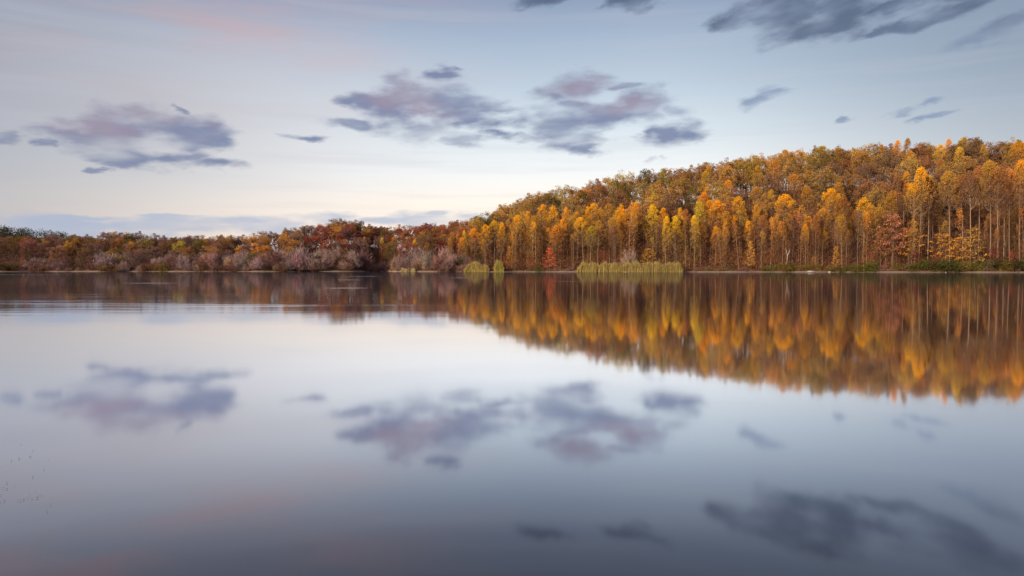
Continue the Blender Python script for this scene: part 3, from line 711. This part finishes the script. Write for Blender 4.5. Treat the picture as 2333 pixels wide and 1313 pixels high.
# shrubs at the waterside
for (px, yt, c_, ws) in [(1218, 602, OLV, 1.2), (1230, 606, GRN, 1), (1665, 602, GRN, 1), (1740, 605, GRN, .8), (1757, 601, GRN, 1), (1778, 598, OLV, 1.1), (1805, 602, GRN, 1), (1791, 592, OLV, 1.1), (1783, 597, BRN, 1), (1826, 603, OLV, 1), (1850, 597, OLV, 1.2), (1895, 600, OLV, 1), (1918, 604, GRN, 1),
                         (1946, 598, GRN, 1.1), (1970, 600, OLV, 1), (1990, 590, GRN, 1.1), (2014, 602, RTW, 1), (2042, 596, OLV, 1.1), (2066, 600, RTW, 1), (2085, 596, GRN, 1), (2110, 584, GRN, 1.1), (2140, 592, DKG, 1.1), (2160, 586, GRN, 1.1), (2185, 592, GRN, 1),
                         (2205, 590, OLV, 1), (2232, 588, GRN, 1.1), (2254, 594, RTW, 1), (2275, 584, DKG, 1.2), (2300, 590, OLV, 1), (2322, 584, DKG, 1.1), (2350, 586, GRN, 1.1), (2385, 590, DKG, 1.2), (2425, 588, GRN, 1.2),
                         (600, 604, OLV, 1), (715, 605, GRN, 1.2), (690, 608, OLV, 1), (840, 606, RTW, 1), (1270, 608, RTW, 1), (1300, 606, RTW, 1), (1585, 606, RTW, 1), (1615, 607, OLV, 1), (1690, 606, RTW, 1), (1640, 608, OLV, .9), (30, 600, DKG, 1.4), (5, 595, DKG, 1.5), (-30, 596, DKG, 1.5),
                         (338, 596, BRN, 1.0), (460, 606, BRN, 1.1), (860, 600, PLUM, 1.2), (875, 605, BRN, 1.0)]:
    by_top('shrub', 'waterside_shrub', rc(BUSH), px, yt, random.uniform(3.2, 5.5), jit(c_, .08), CN[c_], 'bank', ws * 1.25)

# ------------------------------------------------------------------ labels
SEG = [(-400, 40, "at dark left end of shore"), (40, 180, "near left end of shore"), (180, 335, "left of the dark shore gap"), (335, 480, "right of the dark shore gap"),
       (480, 590, 'midway along the left shore'), (590, 690, "left of the red hilltop"), (690, 790, "below the red hilltop"), (790, 870, 'at the narrow cove'),
       (870, 960, 'just right of the narrow cove'), (960, 1056, 'left of the small reed clumps'), (1056, 1150, 'behind the small reed clumps'), (1150, 1250, 'left of the fiery sapling'),
       (1250, 1315, "between sapling and reed bed"), (1315, 1400, "behind reed bed's left end"), (1400, 1480, "behind reed bed's middle"), (1480, 1556, "behind reed bed's right end"),
       (1556, 1640, 'just right of the reed bed'), (1640, 1720, 'midway from reed bed to snag'), (1720, 1795, 'just left of the forked snag'), (1795, 1870, 'just right of the forked snag'),
       (1870, 1950, 'above the pale shore rocks'), (1950, 2010, 'at the big gold dome tree'), (2010, 2075, 'around the salmon-red sapling'), (2075, 2140, 'at the tallest gold tree'),
       (2140, 2200, "by the thick trunk"), (2200, 2270, "right of thick trunk"), (2270, 2340, 'near the right edge'), (2340, 3000, 'at the far right edge')]
ORD = ['first', 'second', 'third', 'fourth', 'fifth', 'sixth', 'seventh', 'eighth', 'ninth', 'tenth', 'eleventh', 'twelfth', 'thirteenth', 'fourteenth', 'fifteenth', 'sixteenth', 'seventeenth', 'eighteenth', 'nineteenth', 'twentieth']
KIND = {'poplar': ('poplar', 'tree', 'tall poplars along the right shore'), 'slender': ('slender tree', 'tree', 'slender trees among the waterside poplars'),
        'hardwood': ('hardwood', 'tree', 'hardwood trees of the wooded shore'), 'bare': ('bare thicket tree', 'tree', 'leafless thicket trees along the left shore'),
        'sapling': ('maple sapling', 'tree', 'small bright maples under the tall trees'), 'shrub': ('shrub', 'shrub', 'low shrubs at the waterline')}
ROW = {'front': 'in waterside row', 'slope': 'on the slope', 'ridge': 'on the ridge', 'far': 'in far canopy', 'bank': 'on the bank'}
buckets = {}
for p in PLANTS:
    si = next(i for i, s in enumerate(SEG) if s[0] <= p['px'] < s[1] or i == len(SEG) - 1)
    buckets.setdefault((si, p['kind'], p['row'], p['c']), []).append(p)
for (si, kd, row, cn), lst in buckets.items():
    lst.sort(key=lambda p: p['px'])
    noun, cat, grp = KIND[kd]
    for i, p in enumerate(lst):
        if len(lst) == 1: lab = f"{cn} {noun} {ROW[row]} {SEG[si][2]}"
        elif i == 0: lab = f"leftmost {cn} {noun} {ROW[row]} {SEG[si][2]}"
        elif i == len(lst) - 1: lab = f"rightmost {cn} {noun} {ROW[row]} {SEG[si][2]}"
        else: lab = f"{ORD[i]} {cn} {noun} {ROW[row]} {SEG[si][2]}"
        tag(p['o'], lab, cat, grp)

# ------------------------------------------------------------------ forked snag
T = MB()
T.tube([[0, 0, -.3], [.25, 0, 3], [.7, 0, 6]], [.17, .15, .13], 6); T.tube([[.7, 0, 6], [.1, 0, 7.6], [-.3, .1, 9.2]], [.16, .12, .05], 5); T.tube([[.7, 0, 6], [1.4, 0, 7.4], [2.1, .1, 8.6]], [.16, .12, .05], 5)
T.tube([[.1, 0, 7.6], [.5, .1, 8.3]], [.07, .02], 4); T.tube([[1.4, 0, 7.4], [1.3, .1, 8.4]], [.06, .02], 4)
sn = link('dead_snag', T.mesh('dead_snag', M_snag))
Y = float(shoreY(1793)) + 8; X = ray(1791, HOR)[0] * Y; sn.location = (X, Y, float(ground(X, Y))); sn.scale = (.8, .8, .98)
tag(sn, 'bleached forked dead tree standing pale against the dark trunks', 'dead tree')

# ------------------------------------------------------------------ reeds, underbrush, shore grass, distant wood
def stuff(name, mb, mat, colour, label, cat):
    o = link(name, mb.mesh(name, mat)); o.color = (*colour, 1)
    return tag(o, label, cat, kind='stuff')
def reed_bed(name, x0, x1, d0, d1, H, n, colour, label, dome=False):
    rng = np.random.default_rng(int(x0)); mb = MB()
    px = rng.uniform(x0, x1, n); dep = rng.uniform(d0, d1, n)
    Y = shoreY(px) + dep; X = (px - CX) / (FX * math.cos(PITCH)) * Y; Z = np.maximum(ground(X, Y), -0.1)
    e = np.minimum((px - x0), (x1 - px)) / (x1 - x0)
    hh_ = H * (0.72 + 0.20 * np.sin(px * 0.19) * np.sin(px * 0.067 + 1) + .13 * np.sin(px * .61 + dep) + .22 * (rng.uniform(0, 1, n) ** 3) + rng.normal(0, .13, n)) * np.clip(0.30 + np.sqrt(np.maximum(e, 0)) * (1.5 if dome else 3.2), 0, 1)
    B = np.stack([X, Y, Z], 1)
    ln = rng.normal(0, .12, (n, 2)) * hh_[:, None] * 0.6
    Tp = B + np.stack([ln[:, 0], ln[:, 1], hh_], 1)
    sd = np.stack([np.full(n, .05), rng.normal(0, .03, n), np.zeros(n)], 1)
    Mi = (B + Tp) / 2 + sd * 0
    Vv = np.stack([B - sd, B + sd, Tp + sd * .5, Tp - sd * .5], 1).reshape(-1, 3)
    mb.add(Vv, np.arange(4 * n).reshape(-1, 4), np.repeat(rng.uniform(0.2, .9, n), 4))
    # leaves and plumes
    for k in range(3):
        f = rng.uniform(.35, 1.0, n)[:, None]
        mb.cards(B + (Tp - B) * f + rng.normal(0, .16, (n, 3)), .5, rng, t=np.clip(.45 + .35 * np.sin(px * .43 + dep) + rng.normal(0, .2, n), 0, 1), aspect=.35)
    o = stuff(name, mb, M_reed, colour, label, 'reeds')
REED = (0.50, 0.38, 0.13)
reed_bed('reed_bed', 1315, 1556, -1.5, 3.5, 3.7, 6500, REED, 'long yellow-green reed bed standing at the waterline under the poplars')
reed_bed('reed_bed', 1057, 1114, -1.5, 3.5, 3.7, 1700, REED, 'wider of two rounded reed clumps left of the fiery sapling', True)
reed_bed('reed_bed', 1126, 1148, -1.5, 3.0, 3.9, 800, (0.44, 0.38, .09), 'narrower of two rounded reed clumps left of the fiery sapling', True)
reed_bed('reed_bed', 914, 946, -1.5, 2.0, 1.5, 900, (0.60, 0.48, .27), 'low pale straw-coloured grass clump right of the cove')

def scatter_cards(x0, x1, dfun, n, zfun, size, seed, tmean=.5, reject=None):
    rng = np.random.default_rng(seed)
    px = rng.uniform(x0, x1, n); dep = dfun(rng, n)
    Y = shoreY(px) + dep; X = (px - CX) / (FX * math.cos(PITCH)) * Y
    Z = ground(X, Y) + zfun(rng, n, X, Y)
    mb = MB(); mb.cards(np.stack([X, Y, Z], 1), size, rng, t=rng.normal(tmean, .22, n)); return mb
def lumpz(hmax):
    def f(rng, n, X, Y):
        h = hmax * (0.45 + 0.35 * np.sin(X * .42 + 1.3 * np.sin(Y * .21)) * np.sin(Y * .37 + X * .13) + .2 * np.sin(X * 1.13))
        return np.clip(h, .3, 99) * rng.uniform(0, 1, n) ** .7
    return f
stuff('underbrush', scatter_cards(1020, 2060, lambda r, n: r.uniform(6, 70, n), 38000, lumpz(8.0), .42, 3), M_leaf, (0.40, .17, .105), 'russet underbrush covering the slope between the trunks behind the reeds', 'underbrush')
stuff('underbrush', scatter_cards(2060, 2460, lambda r, n: r.uniform(6, 40, n), 9000, lumpz(4.0), .42, 4), M_leaf, (0.22, .10, .06), 'sparse brown underbrush, coloured dark for shade, among the tall trunks at the right', 'underbrush')  # sparser and darker than the russet brush: shade under tall trees painted into colour
stuff('underbrush', scatter_cards(1060, 2460, lambda r, n: 70 + r.uniform(0, 1, n) ** .7 * 130, 70000, lumpz(12.0), .6, 8), M_leaf, (0.30, .155, .07), 'brown thicket filling the top of the hill between the hardwood trunks', 'underbrush')
stuff('undergrowth', scatter_cards(-200, 1060, lambda r, n: 1.2 + r.uniform(0, 1, n) ** 1.5 * 60, 36000, lumpz(7.0), .42, 5), M_leaf, (0.24, .13, .11), 'dull purple-brown undergrowth filling the left shore below the canopy', 'undergrowth')
stuff('undergrowth', scatter_cards(-200, 1090, lambda r, n: r.uniform(50, 112, n), 34000, lumpz(9.0), .6, 15), M_leaf, (0.24, .13, .09), 'dim brown undergrowth between the trees on top of the left shore', 'undergrowth')
stuff('shore_grass', scatter_cards(-200, 2460, lambda r, n: 2.0 + r.exponential(1.6, n), 16000, lambda r, n, X, Y: np.clip(.6 + .9 * np.sin(X * .13) * np.sin(X * .047 + 1) + .4 * np.sin(X * .7 + 2), .1, 2.2) * r.uniform(0, 1, n), .26, 6), M_leaf, (0.42, .26, .15),
      'dry tan grass fringing the gravel edge of the lake', 'grass')
# the wooded knoll far beyond the left shore
rng = np.random.default_rng(9); mb = MB()
for i in range(700):
    X = rng.normal(-720, 190); Y = rng.uniform(840, 1130); z = float(ground(X, Y)); h = rng.uniform(6, 12)
    mb.cards(in_ball(rng, 110, 6.5) + [X, Y, z + h * .5], 1.5, rng, t=rng.normal(.5, .2, 110) + rng.normal(0, .1))
stuff('distant_wood', mb, M_leaf, (0.055, .06, .035), 'dark green wood on the distant hill behind the left shore', 'wood')

# ------------------------------------------------------------------ rocks on the shore
def rock_mesh(seed):
    rng = np.random.default_rng(seed); me = bpy.data.meshes.new('shore_rock')
    import bmesh
    bm = bmesh.new(); bmesh.ops.create_icosphere(bm, subdivisions=2, radius=.5)
    ph = rng.uniform(0, 6, 6)
    for v in bm.verts:
        c_ = v.co; k = 1 + .18 * math.sin(c_.x * 5 + ph[0]) + .15 * math.sin(c_.y * 6 + ph[1]) + .12 * math.sin(c_.z * 7 + ph[2])
        v.co = c_ * k; v.co.z *= .6
    bm.to_mesh(me); bm.free(); return me
m, t = material('pale_stone'); g = G(t)
no = g.n('ShaderNodeTexNoise', {'Scale': 4.0, 'Detail': 6}).outputs[0]
g.n('ShaderNodeOutputMaterial', {0: g.n('ShaderNodeBsdfPrincipled', {'Base Color': g.mix(no, (.30, .26, .23), (.62, .57, .52)), 'Roughness': .9}).outputs[0]})
for i, (px, s_, lab) in enumerate([(1848, 1.7, 'largest whitish rock on the gravel shore under the green shrubs'), (1842, 1.0, 'small whitish rock just left of the largest shore rock'), (1890, .9, 'small pale rock right of the largest shore rock'),
                                   (1909, .8, 'rightmost small pale rock on the gravel near the snag'), (1412, .8, 'left pale rock at the foot of the reed bed'), (1423, .7, 'right pale rock at the foot of the reed bed'), (2156, .7, 'small pale rock on the right shore below the shrubs')]):
    me = rock_mesh(i); me.materials.append(m)
    o = link('shore_rock', me); Y = float(shoreY(px)) + 1.0; X = ray(px, HOR)[0] * Y
    d_ = shore_r(math.atan2(X, Y)) + .5; X, Y = d_ * X / math.hypot(X, Y), d_ * Y / math.hypot(X, Y)
    if 1400 < px < 1430: Y -= 2.5
    o.location = (X, Y, float(max(ground(X, Y), 0)) + .15 * s_); o.scale = (s_ * 1.3, s_, s_ * .8); tag(o, lab, 'rock', 'pale rocks along the gravel shore')

# ------------------------------------------------------------------ floating leaves near the camera
m, t = material('wet_leaf'); g = G(t)
g.n('ShaderNodeOutputMaterial', {0: g.n('ShaderNodeBsdfPrincipled', {'Base Color': (.07, .055, .05, 1), 'Roughness': .5}).outputs[0]})
def leaf_mesh(seed):
    rng = np.random.default_rng(seed); n = 14; pts = []
    for i in range(n):
        a = i / n * 6.283; r = .5 * (1 - .25 * math.cos(2 * a)) * (1 + .22 * math.sin(5 * a + seed)) * (1 + rng.normal(0, .05))
        x, y = r * math.cos(a), r * .62 * math.sin(a); pts.append((x, y, .10 * x * x + .30 * y * y + .01))
    V = pts + [(0, 0, .0)] + [(x, y, z - .03) for x, y, z in pts] + [(0, 0, -.03)]
    F = [(i, (i + 1) % n, n) for i in range(n)] + [((i + 1) % n + n + 1, i + n + 1, 2 * n + 1) for i in range(n)] + [(i, i + n + 1, (i + 1) % n + n + 1, (i + 1) % n) for i in range(n)]
    me = bpy.data.meshes.new('floating_leaf'); me.from_pydata(V, [], F); me.materials.append(m); return me
LM = [leaf_mesh(i) for i in range(4)]
spots = [(48, 1014, 4), (75, 1028, 4), (69, 1042, 6), (44, 1046, 6), (26, 1051, 5), (123, 1040, 3), (110, 1048, 3), (101, 1071, 4), (75, 1088, 6), (16, 1102, 5), (35, 1108, 3), (8, 1113, 4), (16, 1115, 6), (81, 1121, 3), (67, 1128, 3),
         (88, 1130, 4), (95, 1131, 4), (85, 1136, 6), (63, 1137, 4), (73, 1138, 5), (54, 1140, 6), (46, 1142, 5), (40, 1143, 3), (10, 1142, 6), (1, 1130, 4), (1, 1146, 4), (116, 1151, 4), (108, 1167, 5)]
for i, (px, py, s_) in enumerate(spots):
    x_, z_ = ray(px, py); Y = -CAM_H / z_; w_ = .68 * s_ / FX * Y
    o = link('floating_leaf', LM[i % 4]); o.location = (x_ * Y, Y, .006); o.scale = (w_, w_ * 1.6, w_); o.rotation_euler = (0, 0, random.uniform(-.6, .6))
    spots[i] = (px, py, s_, o)
rows = [(0, 1060, 'in the upper cluster'), (1060, 1120, 'in the middle of the drift'), (1120, 1200, 'in the lowest line')]
for a, b_, txt in rows:
    ls = sorted([s for s in spots if a <= s[1] < b_], key=lambda s: s[0])
    for i, s in enumerate(ls):
        pos = 'leftmost' if i == 0 else 'rightmost' if i == len(ls) - 1 else (ORD[i] if i < 12 else 'last but one') + ' from left'
        tag(s[3], f"dark leaf floating near the left corner, {pos} {txt}", 'leaf', 'dark leaves drifting at the lower left')
print('plants', len(PLANTS))
